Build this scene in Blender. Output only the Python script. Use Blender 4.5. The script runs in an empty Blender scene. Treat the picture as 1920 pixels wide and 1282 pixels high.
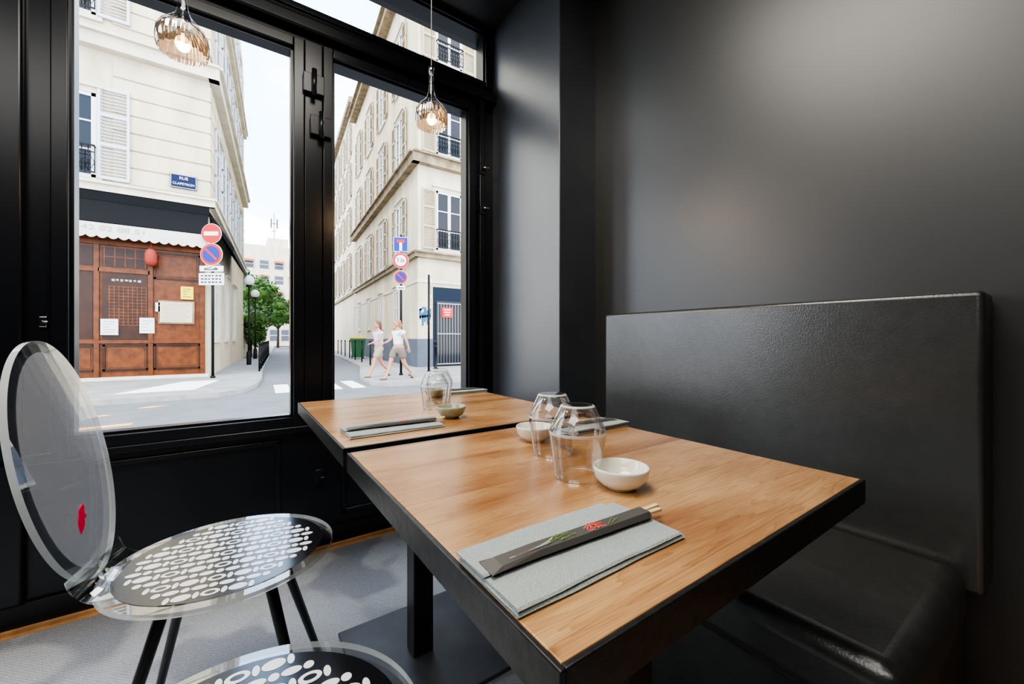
import bpy, bmesh, math, random
from mathutils import Vector, Matrix
random.seed(7)
S=bpy.context.scene
COL=S.collection
# ------------------------------------------------------------------ materials
def nm(name):
    m=bpy.data.materials.new(name); m.use_nodes=True
    nt=m.node_tree; nt.nodes.clear()
    o=nt.nodes.new('ShaderNodeOutputMaterial')
    return m,nt,o
def pbr(name,col,rough=.6,metal=0,noise=0,nscale=8,bump=0,bscale=60,emit=None,estr=0,spec=.5,trans=0,ior=1.45,alpha=1,coat=0,nstretch=None,bdist=.01):
    m,nt,o=nm(name); b=nt.nodes.new('ShaderNodeBsdfPrincipled')
    b.inputs['Base Color'].default_value=(*col,1); b.inputs['Roughness'].default_value=rough
    b.inputs['Metallic'].default_value=metal; b.inputs['IOR'].default_value=ior
    b.inputs['Specular IOR Level'].default_value=spec
    b.inputs['Transmission Weight'].default_value=trans
    b.inputs['Alpha'].default_value=alpha; b.inputs['Coat Weight'].default_value=coat
    if emit: b.inputs['Emission Color'].default_value=(*emit,1); b.inputs['Emission Strength'].default_value=estr
    tc=nt.nodes.new('ShaderNodeTexCoord')
    n=nt.nodes.new('ShaderNodeTexNoise'); n.inputs['Scale'].default_value=nscale; n.inputs['Detail'].default_value=5
    if nstretch:
        mp=nt.nodes.new('ShaderNodeMapping'); mp.inputs['Scale'].default_value=nstretch
        nt.links.new(tc.outputs['Object'],mp.inputs[0]); nt.links.new(mp.outputs[0],n.inputs['Vector'])
    else: nt.links.new(tc.outputs['Object'],n.inputs['Vector'])
    if noise>0:
        mx=nt.nodes.new('ShaderNodeMix'); mx.data_type='RGBA'
        mr=nt.nodes.new('ShaderNodeMapRange'); mr.inputs[1].default_value=.3; mr.inputs[2].default_value=.7
        mx.inputs[6].default_value=(*[c*(1-noise) for c in col],1); mx.inputs[7].default_value=(*[min(1,c*(1+noise)) for c in col],1)
        nt.links.new(n.outputs['Fac'],mr.inputs[0]); nt.links.new(mr.outputs[0],mx.inputs[0]); nt.links.new(mx.outputs[2],b.inputs['Base Color'])
    if bump>0:
        n2=nt.nodes.new('ShaderNodeTexNoise'); n2.inputs['Scale'].default_value=bscale; n2.inputs['Detail'].default_value=3
        nt.links.new(tc.outputs['Object'],n2.inputs['Vector'])
        bp=nt.nodes.new('ShaderNodeBump'); bp.inputs['Strength'].default_value=bump; bp.inputs['Distance'].default_value=bdist
        nt.links.new(n2.outputs['Fac'],bp.inputs['Height']); nt.links.new(bp.outputs['Normal'],b.inputs['Normal'])
    nt.links.new(b.outputs[0],o.inputs[0]); return m
def thin(name,tint=(.96,.97,.97),base=.05,gain=.8,power=4,rough=0,edge=None):
    m,nt,o=nm(name); L=nt.links.new
    t=nt.nodes.new('ShaderNodeBsdfTransparent'); t.inputs[0].default_value=(*tint,1)
    g=nt.nodes.new('ShaderNodeBsdfGlossy'); g.inputs['Roughness'].default_value=rough; g.inputs[0].default_value=(1,1,1,1)
    f=nt.nodes.new('ShaderNodeLayerWeight'); f.inputs[0].default_value=.5
    p=nt.nodes.new('ShaderNodeMath'); p.operation='POWER'; p.inputs[1].default_value=power; L(f.outputs['Facing'],p.inputs[0])
    a=nt.nodes.new('ShaderNodeMath'); a.operation='MULTIPLY_ADD'; a.inputs[1].default_value=gain; a.inputs[2].default_value=base; a.use_clamp=True; L(p.outputs[0],a.inputs[0])
    if edge:
        mx=nt.nodes.new('ShaderNodeMix'); mx.data_type='RGBA'; mx.inputs[6].default_value=(*tint,1); mx.inputs[7].default_value=(*edge,1)
        L(p.outputs[0],mx.inputs[0]); L(mx.outputs[2],t.inputs[0])
    x=nt.nodes.new('ShaderNodeMixShader')
    L(a.outputs[0],x.inputs[0]); L(t.outputs[0],x.inputs[1]); L(g.outputs[0],x.inputs[2]); L(x.outputs[0],o.inputs[0])
    return m
def milky(name,col,op,metal=0,rough=.15,emit=None,estr=0):
    m,nt,o=nm(name)
    t=nt.nodes.new('ShaderNodeBsdfTransparent')
    d=nt.nodes.new('ShaderNodeBsdfPrincipled'); d.inputs['Base Color'].default_value=(*col,1); d.inputs['Roughness'].default_value=rough; d.inputs['Metallic'].default_value=metal
    if emit: d.inputs['Emission Color'].default_value=(*emit,1); d.inputs['Emission Strength'].default_value=estr
    x=nt.nodes.new('ShaderNodeMixShader'); x.inputs[0].default_value=op
    nt.links.new(t.outputs[0],x.inputs[1]); nt.links.new(d.outputs[0],x.inputs[2]); nt.links.new(x.outputs[0],o.inputs[0]); return m
def woodtop(name):
    m,nt,o=nm(name); L=nt.links.new
    def math_(op,a=None,b=None):
        q=nt.nodes.new('ShaderNodeMath'); q.operation=op
        if b is not None: q.inputs[1].default_value=b
        if a is not None: L(a,q.inputs[0])
        return q
    b=nt.nodes.new('ShaderNodeBsdfPrincipled')
    tc=nt.nodes.new('ShaderNodeTexCoord')
    sp=nt.nodes.new('ShaderNodeSeparateXYZ'); L(tc.outputs['Object'],sp.inputs[0])
    pl=math_('MULTIPLY',sp.outputs[1],6.1); fl=math_('FLOOR',pl.outputs[0])
    wn=nt.nodes.new('ShaderNodeTexWhiteNoise'); wn.noise_dimensions='1D'; L(fl.outputs[0],wn.inputs['W'])
    off=nt.nodes.new('ShaderNodeVectorMath'); off.operation='ADD'
    of2=nt.nodes.new('ShaderNodeVectorMath'); of2.operation='SCALE'; of2.inputs[3].default_value=3.0; L(wn.outputs['Color'],of2.inputs[0])
    L(tc.outputs['Object'],off.inputs[0]); L(of2.outputs[0],off.inputs[1])
    mp=nt.nodes.new('ShaderNodeMapping'); mp.inputs['Scale'].default_value=(.9,11,1); L(off.outputs[0],mp.inputs[0])
    n=nt.nodes.new('ShaderNodeTexNoise'); n.inputs['Scale'].default_value=1.3; n.inputs['Detail'].default_value=3.5; n.inputs['Roughness'].default_value=.5; n.inputs['Distortion'].default_value=.3
    L(mp.outputs[0],n.inputs['Vector'])
    mu=math_('MULTIPLY',n.outputs['Fac'],30); fr=math_('FRACT',mu.outputs[0]); pw=math_('POWER',fr.outputs[0],2.6)
    mp2=nt.nodes.new('ShaderNodeMapping'); mp2.inputs['Scale'].default_value=(7,230,1); L(off.outputs[0],mp2.inputs[0])
    n2=nt.nodes.new('ShaderNodeTexNoise'); n2.inputs['Scale'].default_value=2; n2.inputs['Detail'].default_value=5; L(mp2.outputs[0],n2.inputs['Vector'])
    n3=nt.nodes.new('ShaderNodeTexNoise'); n3.inputs['Scale'].default_value=2.2; n3.inputs['Detail'].default_value=4
    mp3=nt.nodes.new('ShaderNodeMapping'); mp3.inputs['Scale'].default_value=(1.4,5.5,1); L(off.outputs[0],mp3.inputs[0]); L(mp3.outputs[0],n3.inputs['Vector'])
    r=nt.nodes.new('ShaderNodeValToRGB'); e=r.color_ramp.elements
    e[0].position=.33; e[0].color=(.42,.20,.072,1); e[1].position=.66; e[1].color=(.74,.46,.21,1)
    L(n3.outputs['Fac'],r.inputs[0])
    def darken(prev,facsock,amt,col):
        mm=math_('MULTIPLY',facsock,amt); q=nt.nodes.new('ShaderNodeMix'); q.data_type='RGBA'; q.blend_type='MULTIPLY'; q.inputs[7].default_value=(*col,1)
        L(mm.outputs[0],q.inputs[0]); L(prev,q.inputs[6]); return q.outputs[2]
    c=darken(r.outputs[0],pw.outputs[0],.50,(.58,.44,.35))
    c=darken(c,n2.outputs['Fac'],.95,(.58,.50,.45))
    c=darken(c,wn.outputs['Value'],.95,(.74,.64,.57))
    vo=nt.nodes.new('ShaderNodeTexVoronoi'); vo.inputs['Scale'].default_value=3.6; L(off.outputs[0],vo.inputs['Vector'])
    kr=nt.nodes.new('ShaderNodeMapRange'); kr.inputs[1].default_value=.012; kr.inputs[2].default_value=.055; kr.inputs[3].default_value=.9; kr.inputs[4].default_value=0; L(vo.outputs['Distance'],kr.inputs[0])
    h3=nt.nodes.new('ShaderNodeMix'); h3.data_type='RGBA'; h3.inputs[7].default_value=(.16,.050,.014,1)
    L(kr.outputs[0],h3.inputs[0]); L(c,h3.inputs[6])
    jf=math_('FRACT',pl.outputs[0]); jl=math_('LESS_THAN',jf.outputs[0],.008)
    c=darken(h3.outputs[2],jl.outputs[0],.5,(.5,.4,.3))
    L(c,b.inputs['Base Color'])
    b.inputs['Roughness'].default_value=.24; b.inputs['IOR'].default_value=1.65
    bp=nt.nodes.new('ShaderNodeBump'); bp.inputs['Strength'].default_value=.08; bp.inputs['Distance'].default_value=.002
    L(n2.outputs['Fac'],bp.inputs['Height']); L(bp.outputs[0],b.inputs['Normal'])
    L(b.outputs[0],o.inputs[0]); return m
def rugm():
    m,nt,o=nm('rug_weave'); L=nt.links.new
    b=nt.nodes.new('ShaderNodeBsdfPrincipled'); b.inputs['Roughness'].default_value=.85
    tc=nt.nodes.new('ShaderNodeTexCoord')
    w=nt.nodes.new('ShaderNodeTexWave'); w.inputs['Scale'].default_value=55; w.inputs['Distortion'].default_value=5; w.inputs['Detail'].default_value=2; w.inputs['Detail Scale'].default_value=3; w.bands_direction='DIAGONAL'
    L(tc.outputs['Object'],w.inputs['Vector'])
    n=nt.nodes.new('ShaderNodeTexNoise'); n.inputs['Scale'].default_value=3.6; n.inputs['Detail'].default_value=1.5; L(tc.outputs['Object'],n.inputs['Vector'])
    s=nt.nodes.new('ShaderNodeMapRange'); s.inputs[1].default_value=.45; s.inputs[2].default_value=.51; L(n.outputs['Fac'],s.inputs[0])
    x=nt.nodes.new('ShaderNodeMix'); x.data_type='RGBA'; x.inputs[6].default_value=(.27,.275,.29,1); x.inputs[7].default_value=(.42,.42,.42,1); L(s.outputs[0],x.inputs[0])
    y=nt.nodes.new('ShaderNodeMix'); y.data_type='RGBA'; y.blend_type='MULTIPLY'; y.inputs[0].default_value=.30
    L(x.outputs[2],y.inputs[6]); L(w.outputs['Color'],y.inputs[7]); L(y.outputs[2],b.inputs['Base Color'])
    bp=nt.nodes.new('ShaderNodeBump'); bp.inputs['Strength'].default_value=.22; bp.inputs['Distance'].default_value=.002
    L(w.outputs['Fac'],bp.inputs['Height']); L(bp.outputs[0],b.inputs['Normal']); L(b.outputs[0],o.inputs[0]); return m

M_wall=pbr('black_satin_paint',(.012,.012,.013),.38,noise=.1)
M_wallr=pbr('charcoal_satin_wall',(.031,.0315,.0315),.40,ior=1.72,noise=.05,nscale=3,bump=.015,bscale=14)
M_pill=pbr('charcoal_satin_pillar',(.050,.055,.065),.34,ior=1.85,noise=.16,nscale=4)
M_frame=pbr('black_gloss_joinery',(.006,.007,.010),.28,noise=.1)
M_ceil=pbr('dark_ceiling',(.03,.03,.032),.5,noise=.1)
M_floor=pbr('oak_floor',(.42,.23,.10),.4,noise=.3,nscale=20)
M_rug=rugm()
M_leather=pbr('black_leather',(.028,.0285,.027),.30,bump=.28,bscale=210,bdist=.0014,noise=.18,nscale=30,ior=1.85)
M_wood=woodtop('table_wood')
M_steel=pbr('blackened_steel',(.012,.012,.013),.40,bump=.3,bscale=45,bdist=.004,noise=.55,nscale=60)
M_plate=pbr('grey_steel_plate',(.075,.077,.084),.42,noise=.2,nscale=10,metal=.3)
M_blk=pbr('black_metal',(.010,.010,.011),.3)
M_chrome=pbr('chrome',(.75,.75,.75),.12,metal=1)
M_porc=pbr('cream_porcelain',(.84,.81,.70),.12,coat=.5)
M_olive=pbr('celadon_glaze',(.36,.37,.25),.12,coat=.5)
M_glass=thin('clear_tumbler_glass',(.99,.993,.993),.03,.85,2.7,0,(.50,.54,.56))
M_rimg=milky('glass_rim',(.93,.96,.96),.55,rough=.03)
M_acry=thin('acrylic_face',(.96,.97,.97),.12,.7,3.5)
M_acre=milky('acrylic_edge',(.90,.95,.95),.6,rough=.08)
M_milk=milky('frosted_print',(.70,.73,.80),.15)
M_bprint=milky('black_print',(.010,.010,.012),.86)
M_wprint=pbr('white_print',(.82,.83,.83),.2)
M_redp=pbr('red_print',(.62,.012,.06),.3)
M_nap=pbr('grey_paper_napkin',(.38,.425,.42),.9,bump=.4,bscale=500,noise=.06,nscale=300)
M_slv=pbr('dark_grey_sleeve',(.090,.085,.077),.45)
M_ink=pbr('dark_ink',(.04,.04,.045),.6)
M_red=pbr('red_ink',(.70,.025,.012),.5); M_wht=pbr('white_ink',(.75,.75,.72),.6); M_grn=pbr('green_ink',(.2,.38,.06),.6)
M_stick=pbr('pale_bamboo',(.78,.60,.34),.5,noise=.15,nscale=40)
M_amber=milky('smoked_glow_rib',(.020,.016,.014),.94,rough=.1,emit=(1,.45,.14),estr=.15)  # weak emission put into the ribs imitates bulb light in the glass
M_cop=milky('silver_rib',(.80,.78,.75),.80,metal=1,rough=.08)
M_bulb=pbr('bulb_glow',(1,.85,.6),.3,emit=(1,.60,.24),estr=36)
M_clear=thin('lamp_glass',(.97,.975,.98),.03,.8,3.0,0,(.45,.47,.5))
M_stucco=pbr('cream_stucco',(.52,.45,.32),.9,noise=.24,nscale=1.0,bump=.1,bscale=20,nstretch=(1.5,1.5,.5))
M_stucco2=pbr('pale_stucco',(.54,.49,.39),.9,noise=.16,nscale=1.3,nstretch=(1.5,1.5,.5))
M_trimst=pbr('weathered_stone',(.20,.15,.09),.9,noise=.45,nscale=3)
M_plinth=pbr('grey_plinth',(.070,.082,.105),.85,noise=.15,nscale=2)
M_white=pbr('white_paint',(.60,.60,.58),.5)
M_shutter=pbr('white_shutter_paint',(.45,.48,.53),.6)
M_shutter2=pbr('cream_shutter_paint',(.35,.29,.19),.7)
M_gate=pbr('pale_grey_iron',(.26,.28,.30),.6)
M_dglass=pbr('dark_window_glass',(.012,.014,.018),.08,spec=.3)
M_rail=pbr('black_iron',(.005,.005,.006),.5,spec=.2)
M_shop=pbr('varnished_orange_wood',(.095,.026,.005),.35,noise=.4,nscale=6,spec=.3)
M_shopd=pbr('varnished_dark_wood',(.026,.008,.002),.35,noise=.3,nscale=6,spec=.3)
M_awn=pbr('black_awning',(.004,.0045,.005),.7,spec=.1)
M_val=pbr('white_canvas',(.50,.48,.43),.8,noise=.1,nscale=5)
M_faint=pbr('faded_lettering',(.27,.265,.25),.8)
M_blue=pbr('sign_blue',(.003,.012,.19),.35,spec=.3); M_sred=pbr('sign_red',(.38,.006,.004),.35,spec=.3); M_swht=pbr('sign_white',(.62,.62,.62),.4)
M_nblue=pbr('enamel_navy',(.001,.005,.035),.3,spec=.2)
M_road=pbr('asphalt',(.095,.10,.108),.9,noise=.15,nscale=2,bump=.2,bscale=40)
M_walk=pbr('pavement',(.19,.19,.187),.9,noise=.18,nscale=1.5)
M_kerb=pbr('granite_kerb',(.26,.255,.245),.85,noise=.15,nscale=6)
M_paint=pbr('road_paint',(.70,.70,.68),.8)
M_yel=pbr('yellow_paint',(.75,.36,.02),.7)
M_leaf=pbr('leaf_green',(.034,.095,.008),.7,noise=.7,nscale=1.5)
M_trunk=pbr('bark',(.06,.045,.03),.9)
M_skin=pbr('skin',(.40,.18,.11),.6); M_hair=pbr('blonde_hair',(.22,.11,.04),.6); M_hair2=pbr('brown_hair',(.07,.03,.015),.6)
M_shirt=pbr('white_cotton',(.60,.60,.63),.9); M_short=pbr('beige_cotton',(.13,.105,.08),.9); M_shoe=pbr('tan_leather',(.10,.05,.025),.6)
M_shirt2=pbr('pale_grey_cotton',(.36,.38,.43),.9); M_short2=pbr('sand_cotton',(.26,.22,.17),.9)
M_bin=pbr('green_plastic',(.006,.07,.018),.5); M_lid=pbr('yellow_plastic',(.55,.46,.02),.5)
M_globe=pbr('opal_globe',(.62,.64,.66),.2)
M_gblue=pbr('teal_spray_paint',(.006,.075,.16),.7)
M_paper=pbr('white_paper',(.60,.60,.56),.8); M_cream=pbr('cream_paper',(.50,.41,.26),.8); M_ypap=pbr('yellow_paper',(.70,.50,.02),.7); M_rpap=pbr('red_paper',(.50,.006,.012),.7)
M_dblue=pbr('slate_blue_door_paint',(.006,.012,.022),.6,spec=.15)
M_orange=pbr('orange_awning',(.35,.07,.03),.8)
M_lant=pbr('lantern_red',(.20,.02,.008),.7)
# ------------------------------------------------------------------ mesh builder
I4=Matrix.Identity(4)
def TR(x,y,z): return Matrix.Translation((x,y,z))
def RZ(a): return Matrix.Rotation(a,4,'Z')
def RX(a): return Matrix.Rotation(a,4,'X')
def RY(a): return Matrix.Rotation(a,4,'Y')
class MB:
    def __init__(s): s.bm=bmesh.new()
    def faces(s,vs,fs,mi=0,M=I4,smooth=False):
        v=[s.bm.verts.new(M@Vector(p)) for p in vs]; out=[]
        for f in fs:
            try:
                q=s.bm.faces.new([v[i] for i in f]); q.material_index=mi; q.smooth=smooth; out.append(q)
            except ValueError: pass
        return out
    def box(s,x0,x1,y0,y1,z0,z1,mi=0,M=I4,bev=0,seg=2):
        if x0>x1:x0,x1=x1,x0
        if y0>y1:y0,y1=y1,y0
        if z0>z1:z0,z1=z1,z0
        vs=[(x0,y0,z0),(x1,y0,z0),(x1,y1,z0),(x0,y1,z0),(x0,y0,z1),(x1,y0,z1),(x1,y1,z1),(x0,y1,z1)]
        fs=[(0,3,2,1),(4,5,6,7),(0,1,5,4),(1,2,6,5),(2,3,7,6),(3,0,4,7)]
        f=s.faces(vs,fs,mi,M)
        if bev>0:
            ed=set(e for q in f for e in q.edges)
            r=bmesh.ops.bevel(s.bm,geom=list(ed),offset=bev,segments=seg,profile=.5,affect='EDGES')
            for q in r['faces']: q.material_index=mi; q.smooth=True
        return s
    def tube(s,pts,r,seg=10,mi=0,M=I4,cap=True):
        pts=[Vector(p) for p in pts]; rs=r if isinstance(r,(list,tuple)) else [r]*len(pts)
        vs=[];fs=[]
        t0=(pts[1]-pts[0]).normalized(); up=Vector((0,0,1)) if abs(t0.z)<.9 else Vector((1,0,0))
        a=t0.cross(up).normalized()
        for i,p in enumerate(pts):
            t=(pts[min(i+1,len(pts)-1)]-pts[max(i-1,0)]).normalized()
            a=(a-t*a.dot(t)).normalized(); b=t.cross(a)
            for k in range(seg):
                an=2*math.pi*k/seg; vs.append(p+(a*math.cos(an)+b*math.sin(an))*rs[i])
        for i in range(len(pts)-1):
            for k in range(seg):
                k2=(k+1)%seg; fs.append((i*seg+k,i*seg+k2,(i+1)*seg+k2,(i+1)*seg+k))
        if cap: fs+= [tuple(reversed(range(seg))),tuple(range((len(pts)-1)*seg,len(pts)*seg))]
        s.faces(vs,fs,mi,M,True)
        return s
    def lathe(s,prof,seg=48,mi=0,M=I4,flute=0,nf=24,close=False,smooth=True,mif=None,mip=None):
        vs=[];n=len(prof)
        for k in range(seg):
            an=2*math.pi*k/seg
            for (r,z) in prof:
                rr=max(r,1e-5)*(1+flute*math.cos(nf*an)); vs.append((rr*math.cos(an),rr*math.sin(an),z))
        rng=n if close else n-1
        V=[s.bm.verts.new(M@Vector(p)) for p in vs]
        for k in range(seg):
            k2=(k+1)%seg
            for i in range(rng):
                j=(i+1)%n
                q=s.bm.faces.new([V[k*n+i],V[k2*n+i],V[k2*n+j],V[k*n+j]]); q.smooth=smooth; q.material_index=mi if mif is None else mif(k)
                if mip and i in mip: q.material_index=1
        bmesh.ops.remove_doubles(s.bm,verts=s.bm.verts,dist=2e-5)
        return s
    def prism(s,poly,z0,z1,mi=0,M=I4,mside=None):
        n=len(poly); vs=[(x,y,z0) for x,y in poly]+[(x,y,z1) for x,y in poly]
        q=s.faces(vs,[tuple(reversed(range(n))),tuple(range(n,2*n))]+[(i,(i+1)%n,n+(i+1)%n,n+i) for i in range(n)],mi,M)
        if mside is not None:
            for f in q[2:]: f.material_index=mside
        return s
    def ico(s,c,sx,sy,sz,mi=0,M=I4,sub=2):
        r=bmesh.ops.create_icosphere(s.bm,subdivisions=sub,radius=1,matrix=M@TR(*c)@Matrix.Diagonal((sx,sy,sz,1)))
        fs=set(f for v in r['verts'] for f in v.link_faces)
        for f in fs: f.material_index=mi; f.smooth=True
        return s
    def mesh(s,name,mats):
        me=bpy.data.meshes.new(name)
        bmesh.ops.recalc_face_normals(s.bm,faces=s.bm.faces)
        s.bm.to_mesh(me); s.bm.free()
        for m in (mats if isinstance(mats,(list,tuple)) else [mats]): me.materials.append(m)
        return me
    def obj(s,name,mats,parent=None,M=None,**kw): return mk(name,s.mesh(name,mats),parent,M,**kw)
def mk(name,data,parent=None,M=None,label=None,cat=None,group=None,kind=None):
    o=bpy.data.objects.new(name,data); COL.objects.link(o)
    if parent: o.parent=parent
    if M is not None: o.matrix_local=M
    if label:o["label"]=label
    if cat:o["category"]=cat
    if group:o["group"]=group
    if kind:o["kind"]=kind
    return o
def thing(name,label,cat,M=I4,group=None):
    o=mk(name,None,None,M,label,cat,group); o.empty_display_size=.1; return o
def copy_thing(root,M):
    n=root.copy(); COL.objects.link(n); n.matrix_world=M
    def rec(a,b):
        for c in [x for x in bpy.data.objects if x.parent==a]:
            loc=c.matrix_local.copy(); d=c.copy(); COL.objects.link(d); d.parent=b; d.matrix_parent_inverse=Matrix.Identity(4); d.matrix_local=loc; rec(c,d)
    rec(root,n); return n
def text(sv,size,mat,parent,M,name='lettering',ext=.001,bold=0,sx=1):
    cu=bpy.data.curves.new('t','FONT'); cu.body=sv; cu.size=size; cu.align_x='CENTER'; cu.align_y='CENTER'; cu.extrude=ext; cu.offset=bold
    t=bpy.data.objects.new('t',cu); COL.objects.link(t); bpy.context.view_layer.update()
    me=bpy.data.meshes.new_from_object(t.evaluated_get(bpy.context.evaluated_depsgraph_get()))
    bpy.data.objects.remove(t); me.materials.clear(); me.materials.append(mat)
    return mk(name,me,parent,M@RX(math.pi/2)@Matrix.Diagonal((sx,1,1,1)))
def struct(name,mb,mats,label=None):
    o=mb.obj(name,mats,kind='structure')
    if label:o["label"]=label
    return o
# ------------------------------------------------------------------ camera
cam=bpy.data.cameras.new('camera'); co=bpy.data.objects.new('camera',cam); COL.objects.link(co)
cam.sensor_width=36; cam.lens=748/1920*36; cam.clip_start=.01; cam.clip_end=400; cam.shift_y=-6/1920
co.location=(0,0,1.0); co.rotation_euler=(math.radians(90),0,math.radians(-34.7)); S.camera=co
# ------------------------------------------------------------------ room shell
struct('floor',MB().box(-3.2,1.75,-3,2.25,-.06,0),[M_floor],'tan oak wood floor')
struct('ceiling',MB().box(-3.2,1.75,-3,2.3,2.9,3.1),[M_ceil],'dark painted ceiling')
struct('wall_right',MB().box(1.56,1.75,-3,1.48,0,2.9),[M_wallr],'charcoal satin painted wall')
struct('wall_pillar',MB().box(1.31,1.75,1.48,2.25,0,2.9,bev=.004),[M_pill],'charcoal painted pillar beside the window')
struct('wall_left',MB().box(-3.3,-3.2,-3,2.25,0,2.9),[M_wall])
struct('wall_back',MB().box(-3.2,1.75,-3.1,-3,0,2.9),[M_wall])
w=MB()
Y0,Y1=2.10,2.24
w.box(-3.2,-2.3,Y0,Y1,0,2.9).box(-2.3,-.85,Y0,Y1,0,.2).box(-2.3,-.85,Y0,Y1,2.6,2.9)
w.box(-.85,-.52,Y0,Y1,0,2.9)
w.box(-.52,1.31,Y0,Y1,0,.60)
w.box(.25,.355,Y0,Y1,.60,2.385)
w.box(1.16,1.31,Y0,Y1,.60,2.54)
w.box(1.27,1.31,Y0,Y1,2.54,2.9)
w.box(-.52,1.31,Y0,Y1,2.385,2.54)
w.box(-.52,1.27,Y0,Y1,2.885,2.9)
struct('wall_front',w,[M_frame],'black painted shopfront joinery')
def sash(n,x0,x1,z0,z1,b=.045,pr=.025):
    f=MB(); y0,y1=Y0-pr,Y0+.05
    for (a,c,d,e) in ((x0,x0+b,z0,z1),(x1-b,x1,z0,z1),(x0+b,x1-b,z0,z0+b),(x0+b,x1-b,z1-b,z1)): f.box(a,c,y0,y1,d,e,bev=.004)
    g=b
    for (a,c,d,e) in ((x0+g,x0+g+.01,z0+g,z1-g),(x1-g-.01,x1-g,z0+g,z1-g),(x0+g,x1-g,z0+g,z0+g+.01),(x0+g,x1-g,z1-g-.01,z1-g)): f.box(a,c,y0+.02,y1,d,e)
    return struct('window_%d'%n,f,[M_frame],'black framed shopfront window')
sash(1,-.537,.263,.595,2.39)
sash(2,.342,1.175,.595,2.40)
sash(3,-.537,1.285,2.535,2.895,.03,.01)
sash(4,-2.3,-.85,.2,2.6)
t=MB()
def mould(x0,x1,z0,z1,y=Y0,wd=.022,pr=.014):
    for (a,c,d,e) in ((x0,x0+wd,z0,z1),(x1-wd,x1,z0,z1),(x0,x1,z0,z0+wd),(x0,x1,z1-wd,z1)): t.box(a,c,y-pr,y,d,e,bev=.004)
mould(-.44,.17,.14,.54); mould(.43,1.2,.14,.54)
t.box(-.85,1.31,Y0-.03,Y0,.565,.597,bev=.006)
t.box(-.85,1.31,Y0-.018,Y0,0,.09,bev=.004)
t.box(-.66,-.60,Y0-.03,Y0,.09,2.9,bev=.008); t.box(-.80,-.74,Y0-.02,Y0,.09,2.9,bev=.006)
t.box(.264,.341,Y0-.020,Y0,.6,2.4,bev=.004)
t.box(-.52,1.31,Y0-.05,Y0,2.43,2.49,bev=.01)
t.box(1.20,1.235,Y0-.03,Y0,.6,2.54,bev=.005)
struct('trim_1',t,[M_frame],'black joinery mouldings')
struct('baseboard_front',MB().box(-3.2,1.31,2.065,2.081,0,.012),[M_floor],'tan wood edge strip')
def hinge(x,z,lab):
    h=thing('hinge',lab,'hinge',TR(x,Y0-.035,z),'black hinges on the window post')
    MB().tube([(0,-.022,-.06),(0,-.022,.06)],.011,12).obj('pin',[M_blk],h)
    MB().box(-.045,.045,-.012,0,-.045,.045,bev=.003).obj('leaf_plate',[M_blk],h)
hinge(.30,2.19,'black steel hinge on the window post'); hinge(.33,2.0,'black steel hinge on the window post')
def latch(x,z,mat,lab,y=Y0-.03,s=1):
    h=thing('latch',lab,'latch',TR(x,y,z),'latches on the window joinery')
    MB().box(-.02*s,.02*s,-.008,0,-.035*s,.035*s,bev=.003).obj('plate',[mat if s<1 else M_blk],h)
    MB().tube([(0,-.008,0),(0,-.025*s,0),(.03*s,-.03*s,0)],.006*s,10).obj('lever',[mat],h)
latch(.33,.34,M_blk,'black latch low on the shopfront post',Y0)
latch(1.218,1.78,M_chrome,'chrome latch on the black window frame'); latch(1.218,2.02,M_chrome,'chrome latch on the black window frame')
latch(-.558,1.06,M_chrome,'small chrome key latch on the black frame',Y0,.55)
MB().box(-2.6,.87,-2.6,2.03,.0005,.008,bev=.003).obj('rug',[M_rug],label='pale grey woven rug on the wood floor',cat='rug')
# ------------------------------------------------------------------ bench
bench=thing('banquette_bench','black leather upholstered banquette with tall padded back against the wall','bench',TR(1.3,.8,0))
MB().box(-.38,.24,-.62,.655,.0,.33,bev=.01).obj('base',[M_leather],bench)
MB().box(-.43,.125,-.64,.655,.33,.462,bev=.04,seg=9).obj('seat',[M_leather],bench)
MB().box(.12,.25,-.665,.49,.40,1.114,bev=.013,seg=6).obj('backrest',[M_leather],bench)
# ------------------------------------------------------------------ tables
def table(cx,cy,wx,wy,lab,px=0,py=0):
    T=thing('dining_table',lab,'table',TR(cx,cy,0),'square cafe tables')
    hx,hy=wx/2,wy/2
    MB().box(-hx+.006,hx-.006,-hy+.006,hy-.006,.715,.7505,bev=.001).obj('tabletop',[M_wood],T)
    f=MB()
    f.box(-hx,-hx+.006,-hy,hy,.708,.75,bev=.0015).box(hx-.006,hx,-hy,hy,.708,.75,bev=.0015)
    f.box(-hx+.006,hx-.006,-hy,-hy+.006,.708,.75,bev=.0015).box(-hx+.006,hx-.006,hy-.006,hy,.708,.75,bev=.0015)
    f.box(-hx+.006,hx-.006,-hy+.006,hy-.006,.708,.714)
    f.obj('steel_edge',[M_steel],T)
    MB().box(px-.032,px+.032,py-.032,py+.032,.02,.69,bev=.004).box(px-.16,px+.16,py-.16,py+.16,.69,.708).obj('post',[M_blk],T)
    MB().box(px-.2,px+.2,py-.22,py+.22,.0085,.02,bev=.003).obj('base_plate',[M_plate],T)
    return T
table(.56,.575,.72,.70,'square wooden cafe table with black steel edge beside the banquette',.02,-.1)
table(.585,1.365,.77,.80,'square wooden cafe table with black steel edge beside the window',-.105,-.16)
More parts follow.
